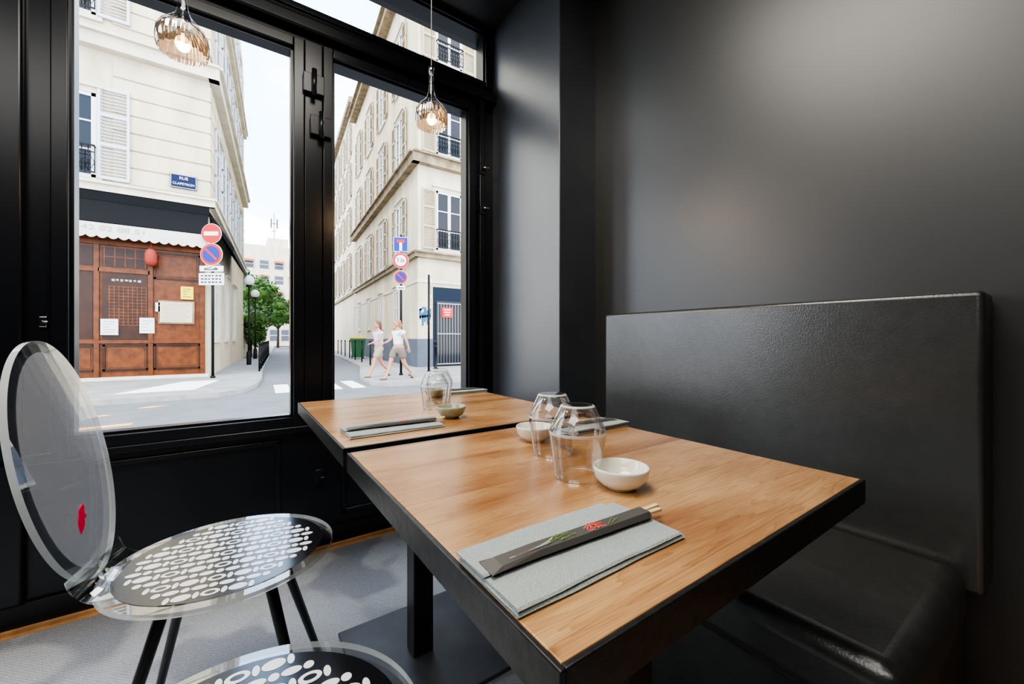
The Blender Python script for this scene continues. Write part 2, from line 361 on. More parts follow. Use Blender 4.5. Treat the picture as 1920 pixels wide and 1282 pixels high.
# ------------------------------------------------------------------ tableware
gp=[(.0400,0),(.0412,.001),(.0425,.012),(.0513,.0785),(.0517,.0815),(.0513,.0840),(.0318,.1270),(.0300,.1292),(.0275,.130),(0,.130),(0,.122),(.027,.121),(.0495,.083),(.0500,.0815),(.0496,.0795),(.0408,.012)]
gme=MB().lathe(gp,72,close=True,mip=(0,3,4,6,7)).mesh('tumbler',[M_glass,M_rimg])
for x,y,l in ((.510,.528,'clear glass tumbler upturned beside the cream bowl'),(.567,.665,'clear glass tumbler upturned behind another tumbler'),(.589,1.34,'clear glass tumbler upturned on the window table'),(.66,1.455,'clear glass tumbler upturned near the window')):
    mk('tumbler',gme,None,TR(x,y,.751),l,'glass','upturned tumblers on the tables')
bp=[(0,0),(.024,0),(.0255,.004),(.036,.009),(.0435,.019),(.0460,.032),(.0460,.035),(.0448,.0362),(.0428,.034),(.040,.023),(.033,.012),(.02,.008),(0,.007)]
bme=MB().lathe(bp,64).mesh('sauce_bowl',[M_porc]); bme2=bme.copy(); bme2.materials[0]=M_olive
for x,y,l,mm in ((.532,.447,'small round cream porcelain sauce bowl next to tumbler',bme),(.605,.775,'small cream sauce bowl behind the tumblers',bme),(.562,1.15,'small celadon green sauce bowl on the window table',bme2),(.70,1.585,'small celadon sauce bowl near the window',bme2)):
    mk('sauce_bowl',mm,None,TR(x,y,.751),l,'bowl','sauce bowls on the tables')
def napkin_mesh():
    b=MB()
    def layer(x0,x1,y0,y1,z0,z1,ph):
        n=24;vs=[];fs=[]
        prof=[(y0,z0),(y0-.0016,(z0+z1)/2),(y0+.001,z1)]+[(y0+(y1-y0)*k/6,z1) for k in range(1,7)]+[(y1,z0)]
        m=len(prof)
        for i in range(n+1):
            x=x0+(x1-x0)*i/n
            for (y,z) in prof:
                wv=.0003*math.sin(9*x*10+ph+y*40) if z>z0 else 0
                vs.append((x+.001*math.sin(y*60+ph),y+.0008*math.sin(x*30+ph),z+wv))
        for i in range(n):
            for k in range(m):
                k2=(k+1)%m; fs.append((i*m+k,i*m+k2,(i+1)*m+k2,(i+1)*m+k))
        fs.append(tuple(range(m))); fs.append(tuple(reversed(range(n*m,(n+1)*m))))
        b.faces(vs,fs,0,I4,False)
    layer(-.125,.13,-.062,.050,0,.0040,0); layer(-.123,.128,-.060,.049,.0046,.0080,1.3); layer(-.127,.105,-.004,.052,.0088,.0120,2.2)
    return b.mesh('napkin',[M_nap])
nme=napkin_mesh()
def sleeve_mesh():
    b=MB(); vs=[];fs=[]
    secs=[(-.125,.0002,.0155),(-.110,.003,.0140),(-.06,.0055,.0125),(.06,.006,.0125),(.118,.0065,.0125)]
    for (x,t_,hw) in secs: vs+=[(x,-hw,.0),(x,-hw*.7,t_),(x,hw*.7,t_),(x,hw,0)]
    for i in range(len(secs)-1):
        for k in range(4):
            k2=(k+1)%4; fs.append((i*4+k,i*4+k2,(i+1)*4+k2,(i+1)*4+k))
    fs.append((0,1,2,3)); b.faces(vs,fs)
    return b.mesh('sleeve_body',[M_slv])
sme=sleeve_mesh()
def art_mesh():
    b=MB(); Z=TR(0,0,.0063)
    def stroke(x0,y0,x1,y1,wd,mi,up=0):
        dx,dy=x1-x0,y1-y0; l=math.hypot(dx,dy); nx,ny=-dy/l*wd,dx/l*wd
        b.prism([(x0+nx,y0+ny),(x0-nx,y0-ny),(x1-nx*.5,y1-ny*.5),(x1+nx*.5,y1+ny*.5)],up,up+.0003,mi,Z)
    for mi,g,up in ((1,.0006,0),(0,0,.0004)):
        stroke(.012,.000,.024,.008,.0018+g,mi,up);stroke(.013,-.005,.034,-.001,.0018+g,mi,up);stroke(.019,-.008,.024,.006,.0013+g,mi,up)
        stroke(.025,.006,.040,.002,.0018+g,mi,up);stroke(.030,-.007,.032,.007,.0015+g,mi,up);stroke(.033,-.002,.041,-.007,.0015+g,mi,up)
    for i in range(7):
        x0=-.100+.007*i; stroke(x0,-.007+.0003*i,-.045+.002*i,-.004+.0016*i,.00035,1,.0002)
    for k,(xa,ya,xb,yb) in enumerate(((-.05,-.005,-.012,.004),(-.045,-.002,-.02,.007),(-.03,-.006,-.005,-.001),(.044,-.006,.062,.005),(.052,-.005,.068,.001))): stroke(xa,ya,xb,yb,.0004,2,.0002)
    for i in range(10):
        x=random.choice((-.034,-.028,-.022,-.016,-.010,.054,.060)); y=random.uniform(-.005,.006); stroke(x,y,x+random.uniform(.003,.006),y+random.uniform(-.003,.003),.0007,2,.0002)
    return b.mesh('printed_artwork',[M_red,M_wht,M_grn])
ame=art_mesh()
stme=MB().box(-.03,.03,-.0034,.0034,0,.0038,bev=.0008).mesh('chopstick',[M_stick])
def setting(cx,cy,rot,where,da=-.05):
    M=TR(cx,cy,.751)@RZ(rot)
    mk('napkin',nme,None,M,'folded grey paper napkin '+where,'napkin','folded paper napkins')
    Ms=M@TR(.006,-.003,.0127)@RZ(da)
    s=mk('chopstick_sleeve',sme,None,Ms,'dark grey paper chopstick sleeve with red character on napkin','chopstick sleeve','chopstick sleeves')
    mk('printed_artwork',ame,s,I4)
    for k in(-1,1):
        mk('chopstick',stme,None,Ms@TR(.117+k*.004,k*.0046,.0010)@RZ(k*.03),'pale bamboo chopstick poking out of dark paper sleeve','chopstick','bamboo chopsticks in sleeves')
setting(.330,.350,0,'under chopstick sleeve')
setting(.80,.80,math.pi,'at the bench side of the table')
setting(.357,1.10,0,'on the window table')
setting(.845,1.655,math.pi,'on the window table near the glass')
# ------------------------------------------------------------------ pendants
def pendant(x,y,z):
    P=thing('pendant_lamp','clear glass bell pendant lamp with ribbed smoked shade','lamp',TR(x,y,z),'pendant lamps by the window')
    MB().lathe([(.055,0),(.0585,.012),(.0595,.030),(.057,.050),(.048,.068),(.032,.084),(.019,.100),(.012,.122),(.009,.15),(.008,.18),(.007,.20)],64).obj('glass_bell',[M_clear],P)
    MB().lathe([(.0525,.0),(.0560,.012),(.0565,.029),(.054,.047),(.045,.063),(.033,.074)],240,flute=.045,nf=20,mif=lambda k:1 if (k//6)%2==0 else 0).obj('lamp_shade',[M_amber,M_cop],P)
    MB().ico((0,0,.026),.017,.017,.021,sub=3).obj('bulb',[M_bulb],P)
    MB().tube([(0,0,.05),(0,0,.10)],.011,16).obj('socket',[M_chrome],P)
    MB().tube([(0,0,.19),(0,0,.215)],.009,16).obj('cap',[M_chrome],P)
    MB().tube([(0,0,.10),(0,0,2.885-z)],.0015,8).obj('cord',[M_white],P)
    MB().lathe([(.0,2.9-z),(.05,2.9-z),(.05,2.885-z),(.02,2.87-z),(0,2.87-z)],32).obj('ceiling_rose',[M_blk],P)
    l=bpy.data.lights.new('pendant_light','POINT'); l.energy=4; l.color=(1,.62,.30); l.shadow_soft_size=.02
    mk('bulb_light',l,P,TR(0,0,-.01))
pendant(.585,1.36,1.773); pendant(-.118,1.40,1.775)
# ------------------------------------------------------------------ chairs
def ell(a,b,n=64,cx=0,cy=0): return [(cx+a*math.cos(2*math.pi*i/n),cy+b*math.sin(2*math.pi*i/n)) for i in range(n)]
def chair(cx,cy,rot,lab):
    C=thing('acrylic_chair',lab,'chair',TR(cx,cy,.0095)@RZ(rot),'clear acrylic dining chairs')
    seat=MB().prism(ell(.24,.225,96),0,.011,0,TR(0,0,.437),1).obj('seat',[M_acry,M_acre],C)
    pr=MB(); pr.prism(ell(.214,.200),0,.0004,0)
    def inside(x,y,m): return ((abs(x)+m)/.208)**2+((abs(y)+m*.6)/.194)**2<1
    P_=.0500; R_=.0290
    for r in range(-6,7):
        y=r*R_
        for c in range(-5,6):
            x=c*P_
            if r%2==0:
                if inside(x,y,.012):
                    pr.prism(ell(.0175,.0120,24,x,y),.0006,.0009,1)
                    if c%2==0: pr.prism(ell(.0100,.0058,18,x,y),.0010,.0011,0)
                if inside(x+P_/2,y,.006): pr.prism(ell(.0055,.0120,16,x+P_/2,y),.0006,.0009,1)
            else:
                if inside(x+P_/2,y,.012): pr.prism(ell(.0150,.0085,22,x+P_/2,y),.0006,.0009,1)
                if inside(x,y,.008): pr.prism(ell(.0080,.0085,18,x,y),.0006,.0009,1)
    pr.obj('printed_pattern',[M_bprint,M_wprint],seat,TR(0,0,.4488))
    Mb=TR(-.300,.0,.72)@RY(math.radians(-101))
    bk=MB().prism(ell(.27,.160,96),-.006,.006,0,Mb,1).obj('backrest',[M_acry,M_acre],C)
    MB().prism(ell(.245,.139),-.0002,.0002,0,Mb@TR(0,0,-.0068)).obj('frosted_panel',[M_milk],bk)
    leaf=MB(); leaf.prism([(-.036,0),(-.022,.010),(-.010,.013),(-.002,.010),(.006,.018),(.012,.009),(.024,.008),(.032,.002),(.022,-.006),(.014,-.012),(.002,-.010),(-.012,-.012),(-.024,-.006)],-.0004,.0004,0,Mb@TR(-.130,-.015,-.0076)@RZ(.5))
    leaf.obj('leaf_print',[M_redp],bk)
    cb=MB(); n=10; vs=[];fs=[]
    path=[(-.17+.0,.449)]
    for i in range(n+1):
        a=math.pi/2*i/n*.92; path.append((-.205-.05*math.sin(a),.449+.055*(1-math.cos(a))))
    for (x,z) in path:
        for y in(-.11,.11): vs+= [(x,y,z),(x+.008,y,z-.009)]
    for i in range(len(path)-1):
        o=i*4; q=o+4
        fs+=[(o,o+2,q+2,q),(o+1,q+1,q+3,o+3),(o,q,q+1,o+1),(o+2,o+3,q+3,q+2)]
    cb.faces(vs,fs,0,I4,True); cb.obj('bent_connector',[M_acry],C)
    for sx in(-1,1):
        for sy in(-1,1):
            MB().tube([(sx*.085,sy*.075,.425),(sx*.10,sy*.09,.40),(sx*.20,sy*.19,0)],[.014,.013,.010],14).obj('leg',[M_blk],C)
    MB().box(-.10,.10,-.012,.012,.425,.436).box(-.012,.012,-.09,.09,.425,.436).obj('mounting_cross',[M_blk],C)
    return C
c1=chair(-.015,1.24,math.radians(-10),'clear acrylic chair with oval-patterned seat and red leaf print')
bpy.context.view_layer.update()
c2=copy_thing(c1,TR(-.01,.60,.0095)@RZ(math.radians(-4)))
c2["label"]='clear acrylic chair with oval-patterned seat pulled to the table'
# ------------------------------------------------------------------ exterior
gx,gy=.0758,.997
MB().prism([(-60,2.3),(60,2.3),(60,120),(-60,120)],-.5,-.2).obj('road',[M_road],label='grey asphalt street',cat='road')
def walk(poly,lab):
    MB().prism(poly,-.2,-.10,0,I4,1).obj('sidewalk',[M_walk,M_kerb],label=lab,cat='sidewalk')
walk([(-30,2.3),(30,2.3),(30,4.6),(-30,4.6)],'pavement along the restaurant')
walk([(-30,10.35),(-1.0,10.1),(-.3,10.15),(.15,10.6),(.42,11.6),(.62,13.5),(.8,17),(.8+gx*60,77),(-.9+gx*60,77),(-.9,16),(-30,16)],'corner pavement in front of the red wooden shop')
walk([(30,9.9),(4.0,9.9),(3.2,10.0),(2.85,10.5),(3.0,12.2),(4.2,17),(4.6+gx*10,27),(4.8+gx*50,67),(30,67)],'corner pavement beside the cream building')
z=MB()
for i in range(4):
    x=.72+i*.54; z.prism([(x,10.2),(x+.32,10.2),(x+.40,12.0),(x+.08,12.0)],-.2,-.196)
z.obj('crosswalk',[M_paint],label='white zebra crossing stripes over the side street',cat='crosswalk')
MB().prism([(-2.0,11.0),(-.75,11.0),(-.35,13.2),(-1.1,13.2)],-.1,-.096).obj('painted_patch',[M_paint],label='white painted patch on the corner pavement',cat='road marking')
MB().prism([(-1.75,7.5),(-1.2,7.6),(-1.2,7.75),(-1.8,7.7)],-.2,-.197).prism([(-1.9,8.6),(-1.6,8.7),(-1.7,8.8)],-.2,-.197).prism([(-1.4,9.3),(-1.2,9.3),(-1.0,9.45),(-1.3,9.45)],-.2,-.197).obj('road_marking',[M_yel],label='yellow paint marks on the asphalt',cat='road marking')
def win_mesh(w,h,cols=2,rows=3):
    b=MB(); t=.09
    b.box(-w/2-.12,w/2+.12,-.07,.02,-.12,0,0); b.box(-w/2-.12,-w/2,-.05,.02,0,h,0); b.box(w/2,w/2+.12,-.05,.02,0,h,0); b.box(-w/2-.12,w/2+.12,-.06,.02,h,h+.14,0)
    b.box(-w/2-.16,w/2+.16,-.12,.02,h+.14,h+.2,0)
    b.box(-w/2,w/2,-.012,.0,0,h,2)
    b.box(-w/2,-w/2+t,-.04,-.012,0,h,1);b.box(w/2-t,w/2,-.04,-.012,0,h,1);b.box(-w/2,w/2,-.04,-.012,0,t,1);b.box(-w/2,w/2,-.04,-.012,h-t,h,1);b.box(-t*.7,t*.7,-.045,-.012,0,h,1)
    for r in range(1,rows): b.box(-w/2,w/2,-.035,-.012,h*r/rows-.02,h*r/rows+.02,1)
    return b.mesh('window',[M_stucco2,M_white,M_dglass])
def rail_mesh(w):
    b=MB(); y=-.16
    b.box(-w/2,w/2,y-.02,y+.02,.78,.82);b.box(-w/2,w/2,y-.015,y+.015,.1,.13);b.box(-w/2,w/2,y-.015,y+.015,.62,.64)
    n=int(w/.11)
    for i in range(n+1):
        x=-w/2+w*i/n; b.tube([(x,y,.1),(x,y,.8)],.012,5)
        if i<n: b.tube([(x,y,.36),(x+w/n/2,y,.5),(x+w/n,y,.36),(x+w/n/2,y,.22),(x,y,.36)],.011,4,cap=False)
    b.box(-w/2,-w/2+.03,y,0,.78,.81);b.box(w/2-.03,w/2,y,0,.78,.81)
    return b.mesh('railing',[M_rail])
def shut_mesh(w,h,mat):
    b=MB(); t=.06
    b.box(-w/2,-w/2+t,-.05,0,0,h);b.box(w/2-t,w/2,-.05,0,0,h)
    for zz in (0,h*.36,h*.68,h-t*1.4): b.box(-w/2,w/2,-.05,0,zz,zz+t*1.4)
    n=int(h/.09)
    for i in range(n):
        zc=.06+(h-.1)*i/n
        b.box(-w/2+t,w/2-t,-.025,.025,-.004,.004,0,TR(0,-.025,zc)@RX(math.radians(40)))
    return b.mesh('shutter',[mat])
W1=win_mesh(1.15,2.35); RL=rail_mesh(1.15); SH=shut_mesh(.55,2.35,M_shutter2)
W2=win_mesh(.95,2.2); RL2=rail_mesh(.95); SH2=shut_mesh(.62,2.42,M_shutter)
W3=win_mesh(.8,1.6,2,2)
def addwin(par,F,x,z,wm,rm=None,sm=None,w=1.15,sw=.55,sides=(-1,1)):
    o=mk('window',wm,par,F@TR(x,-.0,z))
    if rm: mk('railing',rm,o,I4)
    if sm:
        for s_ in sides: mk('shutter',sm,par,F@TR(x+s_*(w/2+sw/2+.03),-.05,z))
# ---- right building
C=(5.79,14.75); RB=thing('apartment_building','cream stucco apartment building with shutters and stone ledges on street corner','building',TR(C[0],C[1],-.10))
thR=math.radians(-94.35); FR=I4; SR=RZ(thR)
Lr=15
MB().prism([(0,0),(13,0),(13,Lr),(gx*Lr,gy*Lr)],1.1,16.5).obj('body',[M_stucco],RB)
MB().prism([(-.03,-.03),(13,-.03),(13,Lr),(gx*Lr-.03,gy*Lr)],0,1.1).obj('plinth',[M_plinth],RB)
def bands(par,lst,L,front,mat,SF,sgn,name='cornice'):
    for z0,z1,pr in lst:
        b=MB()
        b.box(-pr if sgn<0 else -front,front if sgn<0 else pr,-pr,.0,z0,z1)
        b.box(-pr-.0,front,-pr*1.4,0,z1-.07,z1) if sgn<0 else b.box(-front,pr,-pr*1.4,0,z1-.07,z1)
        if sgn<0: b.box(-L,pr,-pr,0,z0,z1,0,SF).box(-L,pr,-pr*1.4,0,z1-.07,z1,0,SF)
        else: b.box(-pr,L,-pr,0,z0,z1,0,SF).box(-pr,L,-pr*1.4,0,z1-.07,z1,0,SF)
        b.obj(name,[mat],par)
bands(RB,[(4.25,4.5,.16),(7.85,8.25,.28),(16.1,16.5,.4)],Lr-.6,13,M_trimst,SR,-1)
MB().box(-.02,13,-.03,0,3.3,3.42).box(-Lr,.02,-.03,0,3.3,3.42,0,SR).obj('string_course',[M_stucco2],RB)
for zf in (4.62,8.42,12.1):
    for xf in (1.31,4.6,7.9): addwin(RB,FR,xf,zf,W1,RL,SH)
for zf in (4.62,8.42,12.1):
    for tt in (2.6,6.0,9.4,12.8): addwin(RB,SR,-tt,zf,W1,None,SH)
for tt in (3.2,6.4,9.6,12.8): addwin(RB,SR,-tt,1.7,W3)
g=MB(); g.box(.62,1.96,-.05,0,0,3.15,0); g.box(.74,1.84,-.07,-.05,0,2.6,1); g.obj('gate_surround',[M_dblue,M_dglass],RB)
g=MB()
for i in range(9): g.tube([(.79+i*.125,-.11,.08),(.79+i*.125,-.11,2.5)],.010,6)
for zz in(.1,1.3,2.5): g.box(.76,1.82,-.125,-.095,zz-.02,zz+.02)
g.obj('grille_gate',[M_gate],RB)
nt_=MB().box(.95,1.40,-.135,-.128,1.95,2.35,0)
for k in range(3): nt_.box(1.02+.03*k,1.33-.02*k,-.138,-.135,2.24-.1*k,2.28-.1*k,1)
nt_.obj('notice',[M_rpap,M_swht],RB,label='red paper notice')
gr=MB()
for (a,b_,c,d) in ((0,.3,.06,.75),(.10,.05,.17,.6),(.2,.2,.26,.8),(.3,.1,.36,.7),(.4,.3,.46,.75)): gr.prism([(a,b_),(c,b_+.03),(c+.02,d),(a-.02,d-.05)],-.004,.004,0,TR(0,-.012,1.55)@RX(math.pi/2))
gr.prism([(0,.35),(.46,.42),(.46,.50),(0,.45)],-.004,.004,0,TR(0,-.012,1.55)@RX(math.pi/2)).prism([(.0,.62),(.2,.75),(.2,.82),(0,.70)],-.004,.004,0,TR(0,-.012,1.55)@RX(math.pi/2))
gr.obj('graffiti_tag',[M_gblue],RB,TR(.06,0,0))
C2=(C[0]+gx*(Lr+.02),C[1]+gy*(Lr+.06)); RB2=thing('apartment_building','pale stucco apartment building further along the side street','building',TR(C2[0],C2[1],-.10))
MB().prism([(0,0.0),(10,0.0),(10,22),(gx*22,gy*22)],0,18.3).obj('body',[M_stucco2],RB2)
MB().box(-22,0,-.12,0,4.3,4.5,0,SR).obj('string_course',[M_trimst],RB2); MB().box(-22,0,-.35,0,17.9,18.3,0,SR).obj('cornice',[M_trimst],RB2)
for zf in (4.9,8.3,11.6,14.7):
    for tt in (2,5.2,8.4,11.6,14.8,18): addwin(RB2,SR,-tt,zf,W1,None,SH)
# ---- left building
CL=(-.637,14.75); LB=thing('corner_shop_building','cream corner building with rusticated stucco, white shutters and wooden shopfront','building',TR(CL[0],CL[1],-.10))
SL=RZ(math.radians(85.65)); LL=13
MB().prism([(0,0),(gx*LL,gy*LL),(-10,LL),(-10,0)],0,17).obj('body',[M_stucco],LB)
r=MB()
zz=5.25
while zz<8.5:
    r.box(-2.05,.03,-.04,0,zz,zz+.43,bev=.012,seg=1); r.box(-10,-4.6,-.04,0,zz,zz+.43); r.box(0,LL,-.04,0,zz,zz+.43,0,SL); zz+=.47
zz=9.45
while zz<16: r.box(-2.05,.03,-.04,0,zz,zz+.43); r.box(0,LL,-.04,0,zz,zz+.43,0,SL); zz+=.47
r.obj('rusticated_courses',[M_stucco],LB)
bands(LB,[(4.95,5.2,.14),(8.65,9.05,.25),(12.6,12.85,.18)],LL,10,M_stucco2,SL,1)
for zf in (5.28,9.5,13.1): addwin(LB,I4,-2.83,zf,W2,RL2,SH2,.95,.62)
for zf in (5.28,9.5,13.1):
    for tt in (1.9,4.6,7.3,10.0): addwin(LB,SL,tt,zf,W2,None,SH2,.95,.62)
sfo=MB().box(-4.2,-.10,-.10,0,.08,3.95,0).obj('shopfront',[M_shop],LB)
MB().box(-4.2,-.02,-.14,0,0,.09).obj('stone_step',[M_stucco2],sfo)
f=MB()
def ppanel(x0,x1,z0,z1,y=-.10):
    for (a,c,d,e) in ((x0,x0+.05,z0,z1),(x1-.05,x1,z0,z1),(x0,x1,z0,z0+.05),(x0,x1,z1-.05,z1)): f.box(a,c,y-.03,y,d,e,1)
    f.box(x0+.09,x1-.09,y-.02,y,z0+.09,z1-.09,0,bev=.01,seg=1)
ppanel(-3.6,-2.35,.25,.95);ppanel(-2.22,-1.32,.25,.95);ppanel(-1.22,-.2,.25,.95)
ppanel(-1.22,-.2,2.75,3.5)
for x in (-4.15,-2.33,-1.28,-.16): f.box(x-.05,x+.05,-.15,-.1,.1,3.95,0)
f.box(-4.2,-.1,-.16,-.1,.98,1.06,0).box(-4.2,-.1,-.18,-.1,3.56,3.66,0).box(-2.3,-1.3,-.15,-.1,2.85,2.95,0).box(-3.6,-2.38,-.15,-.1,2.85,2.95,0).box(-2.98,-2.92,-.15,-.1,1.0,2.9,0)
f.obj('panelling',[M_shop,M_shopd],sfo)
gl=MB(); gl.box(-2.23,-1.33,-.115,-.10,1.08,2.83).box(-3.6,-2.4,-.115,-.1,1.1,2.83).box(-2.23,-1.33,-.115,-.1,3.0,3.5).box(-3.6,-2.4,-.115,-.1,3.0,3.5)
gl.obj('shop_glass',[M_shopd],sfo)
lt=MB()
for i in range(9): lt.box(-2.1+i*.09,-2.078+i*.09,-.125,-.115,1.45,2.5)
for i in range(13): lt.box(-2.12,-1.36,-.126,-.115,1.45+i*.085,1.47+i*.085)
lt.obj('lattice',[M_shop],sfo)
lt=MB(); lt.box(-2.2,-1.35,-.126,-.115,3.24,3.27)
for i in range(5): lt.box(-2.2+i*.2,-2.17+i*.2,-.125,-.115,3.0,3.5)
lt.obj('transom_lattice',[M_shop],sfo)
lt=MB()
for i in range(7): lt.box(-2.05+i*.085,-2.05+i*.085+(.05 if i%3 else .065),-.125,-.115,2.62+(i%2)*.015,2.68)
lt.obj('window_lettering',[M_faint],sfo)
def poster(x0,x1,z0,z1,mat,lab,lines=0,lm=None,name='paper_notice',y=0):
    b=MB().box(x0,x1,-.17+y,-.1,z0,z1,0)
    for i in range(lines):
        zc=z1-(z1-z0)*(i+1)/(lines+1); b.box(x0+.05,x1-.05-(i%3)*.05,-.173+y,-.17+y,zc-.008,zc+.008,1)
    o=b.obj(name,[mat,lm or M_ink],sfo); o["label"]=lab
poster(-1.12,-.34,1.52,2.16,M_trimst,'weathered board frame',0,None,'board_frame')
poster(-1.08,-.38,1.56,2.12,M_cream,'framed menu board with small lines',9,M_faint,'menu_board',-.02)
poster(-.64,-.36,2.22,2.58,M_ypap,'yellow notice with dark lines',4)
poster(-2.25,-1.92,1.2,1.62,M_paper,'white paper notice',5,M_faint); poster(-1.5,-1.2,1.25,1.67,M_paper,'white paper notice',4,M_faint); poster(-1.18,-1.04,1.85,2.1,M_paper,'small white card',2,M_faint)
ln=MB().lathe([(0,0),(.05,0),(.10,.04),(.13,.12),(.13,.30),(.10,.42),(.05,.46),(0,.46)],24).tube([(0,0,.45),(0,0,.62)],.01,6)
ln.obj('paper_lantern',[M_lant],None,TR(-1.87,14.30,2.95),label='small red paper lantern hanging from the shop awning',cat='lantern')
aw=MB()
aw.faces([(-4.4,0,4.85),(-.02,0,4.85),(-.02,-.6,4.05),(-4.4,-.6,4.05),(-4.4,0,4.75),(-.02,0,4.75),(-.02,-.58,3.92),(-4.4,-.58,3.92)],[(0,1,2,3),(4,7,6,5),(0,3,7,4),(1,5,6,2),(3,2,6,7),(0,4,5,1)])
aw.box(-4.4,0,-.12,0,4.7,4.95)
awo=aw.obj('awning',[M_awn],LB)
v=MB(); n=22; x0,x1=-4.4,-.06
pts=[]
for i in range(n):
    for k in range(6):
        a=math.pi*k/6; xx=x1-(x1-x0)*(i+(k/6))/n; pts.append((xx,-.06*math.sin(a)))
pts.append((x0,0))
v.prism([(x1,.32)]+pts+[(x0,.32)],-.008,.008,0,TR(0,-.6,3.70)@RX(math.pi/2)); v.obj('valance',[M_val],awo)
text('42 82 88 51',.18,M_faint,awo,TR(-1.9,-.612,3.88),sx=1.4)
aw=MB()
aw.faces([(0.1,0,4.85),(6.5,0,4.85),(6.5,-.6,3.85),(.1,-.6,3.85),(.1,0,4.70),(6.5,0,4.70),(6.5,-.58,3.70),(.1,-.58,3.70)],[(0,1,2,3),(4,7,6,5),(0,3,7,4),(1,5,6,2),(3,2,6,7),(0,4,5,1)],0,SL@TR(-.15,0,0))
aw.obj('awning',[M_awn],LB)
for tt in (1.6,4.4,7.4): addwin(LB,SL,tt,1.1,W2)
sn=thing('street_name_sign','navy enamel street name plate on the cream facade','sign',TR(-1.22,14.69,5.47))
pl=MB().box(-.30,.30,-.03,0,-.2,.2,0,bev=.01).box(-.285,.285,-.034,-.03,-.185,.185,1).box(-.272,.272,-.037,-.03,-.172,.172,0).obj('plate',[M_nblue,M_swht],sn)
text('RUE',.11,M_swht,sn,TR(0,-.039,.085)); text('CLAPEYRON',.09,M_swht,sn,TR(0,-.039,-.075),sx=.95)
B3=(-.637+gx*13.2,14.75+13.2)
gw=thing('garden_wall','pale rendered garden wall along the side street','garden wall',TR(B3[0],B3[1],-.099))
MB().prism([(0,0),(gx*18,18),(-.5+gx*18,18),(-.5,0)],0,2.3).obj('wall_body',[M_stucco2],gw)
MB().prism([(.06,-.0),(gx*18+.06,18),(-.56+gx*18,18),(-.56,0)],2.3,2.42).obj('coping',[M_trimst],gw)
# ---- signs
def disc(b,r,y,mi,cx=0,cz=0,n=40,th=.01): b.prism(ell(r,r,n),0,th,mi,TR(cx,y,cz)@RX(math.pi/2))
def post(x,y,h,lab,rot=0):
    P=thing('traffic_sign_post',lab,'traffic sign',TR(x,y,-.1)@RZ(rot),'street sign posts')
    MB().tube([(0,0,0),(0,0,h)],.035,14).tube([(0,0,0),(0,0,.06)],.06,14).obj('pole',[M_rail],P); return P
P=post(-.53,14.0,4.35,'post with no entry and no parking signs and white plates',math.radians(-34))
b=MB(); disc(b,.28,-.045,1,0,4.04); disc(b,.267,-.056,0,0,4.04); b.box(-.20,.20,-.07,-.066,3.985,4.095,1); b.obj('no_entry_sign',[M_sred,M_swht],P)
def nopark(P,z_,r):
    b=MB(); disc(b,r,-.045,2,0,z_); disc(b,r*.95,-.056,1,0,z_); disc(b,r*.74,-.060,0,0,z_,th=.012)
    b.box(-r*.76,r*.76,-.078,-.070,-r*.09,r*.09,1,TR(0,0,z_)@RY(math.radians(45)))
    b.obj('no_parking_sign',[M_blue,M_sred,M_swht],P)
nopark(P,3.46,.31)
b=MB(); b.box(-.33,.33,-.055,-.045,2.98,3.14,0,bev=.01); b.box(-.2,.05,-.058,-.055,3.02,3.05,1); b.prism([(.0,.0),(.16,.0),(.16,.05),(.1,.08),(.04,.05)],0,.003,1,TR(0.02,-.055,3.02)@RX(math.pi/2)); b.prism([(-.2,.02),(.02,.07),(.02,.09),(-.2,.05)],0,.003,1,TR(0,-.055,3.02)@RX(math.pi/2)); b.obj('tow_plate',[M_swht,M_ink],P)
b=MB().box(-.35,.35,-.055,-.045,2.60,2.94,0,bev=.01)
for k in range(3):
    for j in range(6): b.box(-.29+j*.1,-.215+j*.1-(.02 if (j+k)%3==0 else 0),-.058,-.055,2.84-.09*k,2.885-.09*k,1)
b.obj('text_plate',[M_swht,M_ink],P)
P=post(4.12,11.86,4.25,'dark post with dead end, weight limit and no parking signs',math.radians(-28))
b=MB().box(-.225,.225,-.055,-.045,3.72,4.18,0,bev=.015); b.box(-.215,.215,-.058,-.055,3.73,4.17,1); b.box(-.20,.20,-.061,-.055,3.745,4.155,0); b.box(-.04,.04,-.066,-.061,3.76,4.02,1); b.box(-.12,.12,-.067,-.061,4.0,4.09,2); b.obj('dead_end_sign',[M_blue,M_swht,M_sred],P)
b=MB(); disc(b,.235,-.045,0,0,3.46); disc(b,.228,-.056,1,0,3.46); disc(b,.165,-.06,0,0,3.46,th=.012); b.obj('weight_limit_sign',[M_swht,M_sred],P)
text('7.5t',.15,M_ink,P,TR(0,-.074,3.46),bold=.004)
nopark(P,2.96,.205)
MB().box(-.13,.13,-.055,-.045,2.58,2.70,0,bev=.01).box(-.09,.09,-.058,-.055,2.62,2.65,1).obj('tow_plate',[M_swht,M_ink],P)
P=post(5.2,12.3,3.2,'grey post with a narrow sign seen edge on',math.radians(70))
b=MB(); disc(b,.3,-.045,0,0,2.85); disc(b,.2,-.056,0,0,2.4); b.obj('sign_plate',[M_chrome],P)
def bollard(x,y,h=1.0):
    MB().lathe([(0,0),(.09,0),(.09,.06),(.05,.10),(.045,.75*h),(.06,.76*h),(.06,.80*h),(.035,.82*h),(.04,.85*h),(.075,.91*h),(.06,.98*h),(0,h)],20).obj('bollard',[M_rail],None,TR(x,y,-.1),label='black cast iron bollard with ball top',cat='bollard',group='street bollards')
bollard(5.75,13.0,1.05)
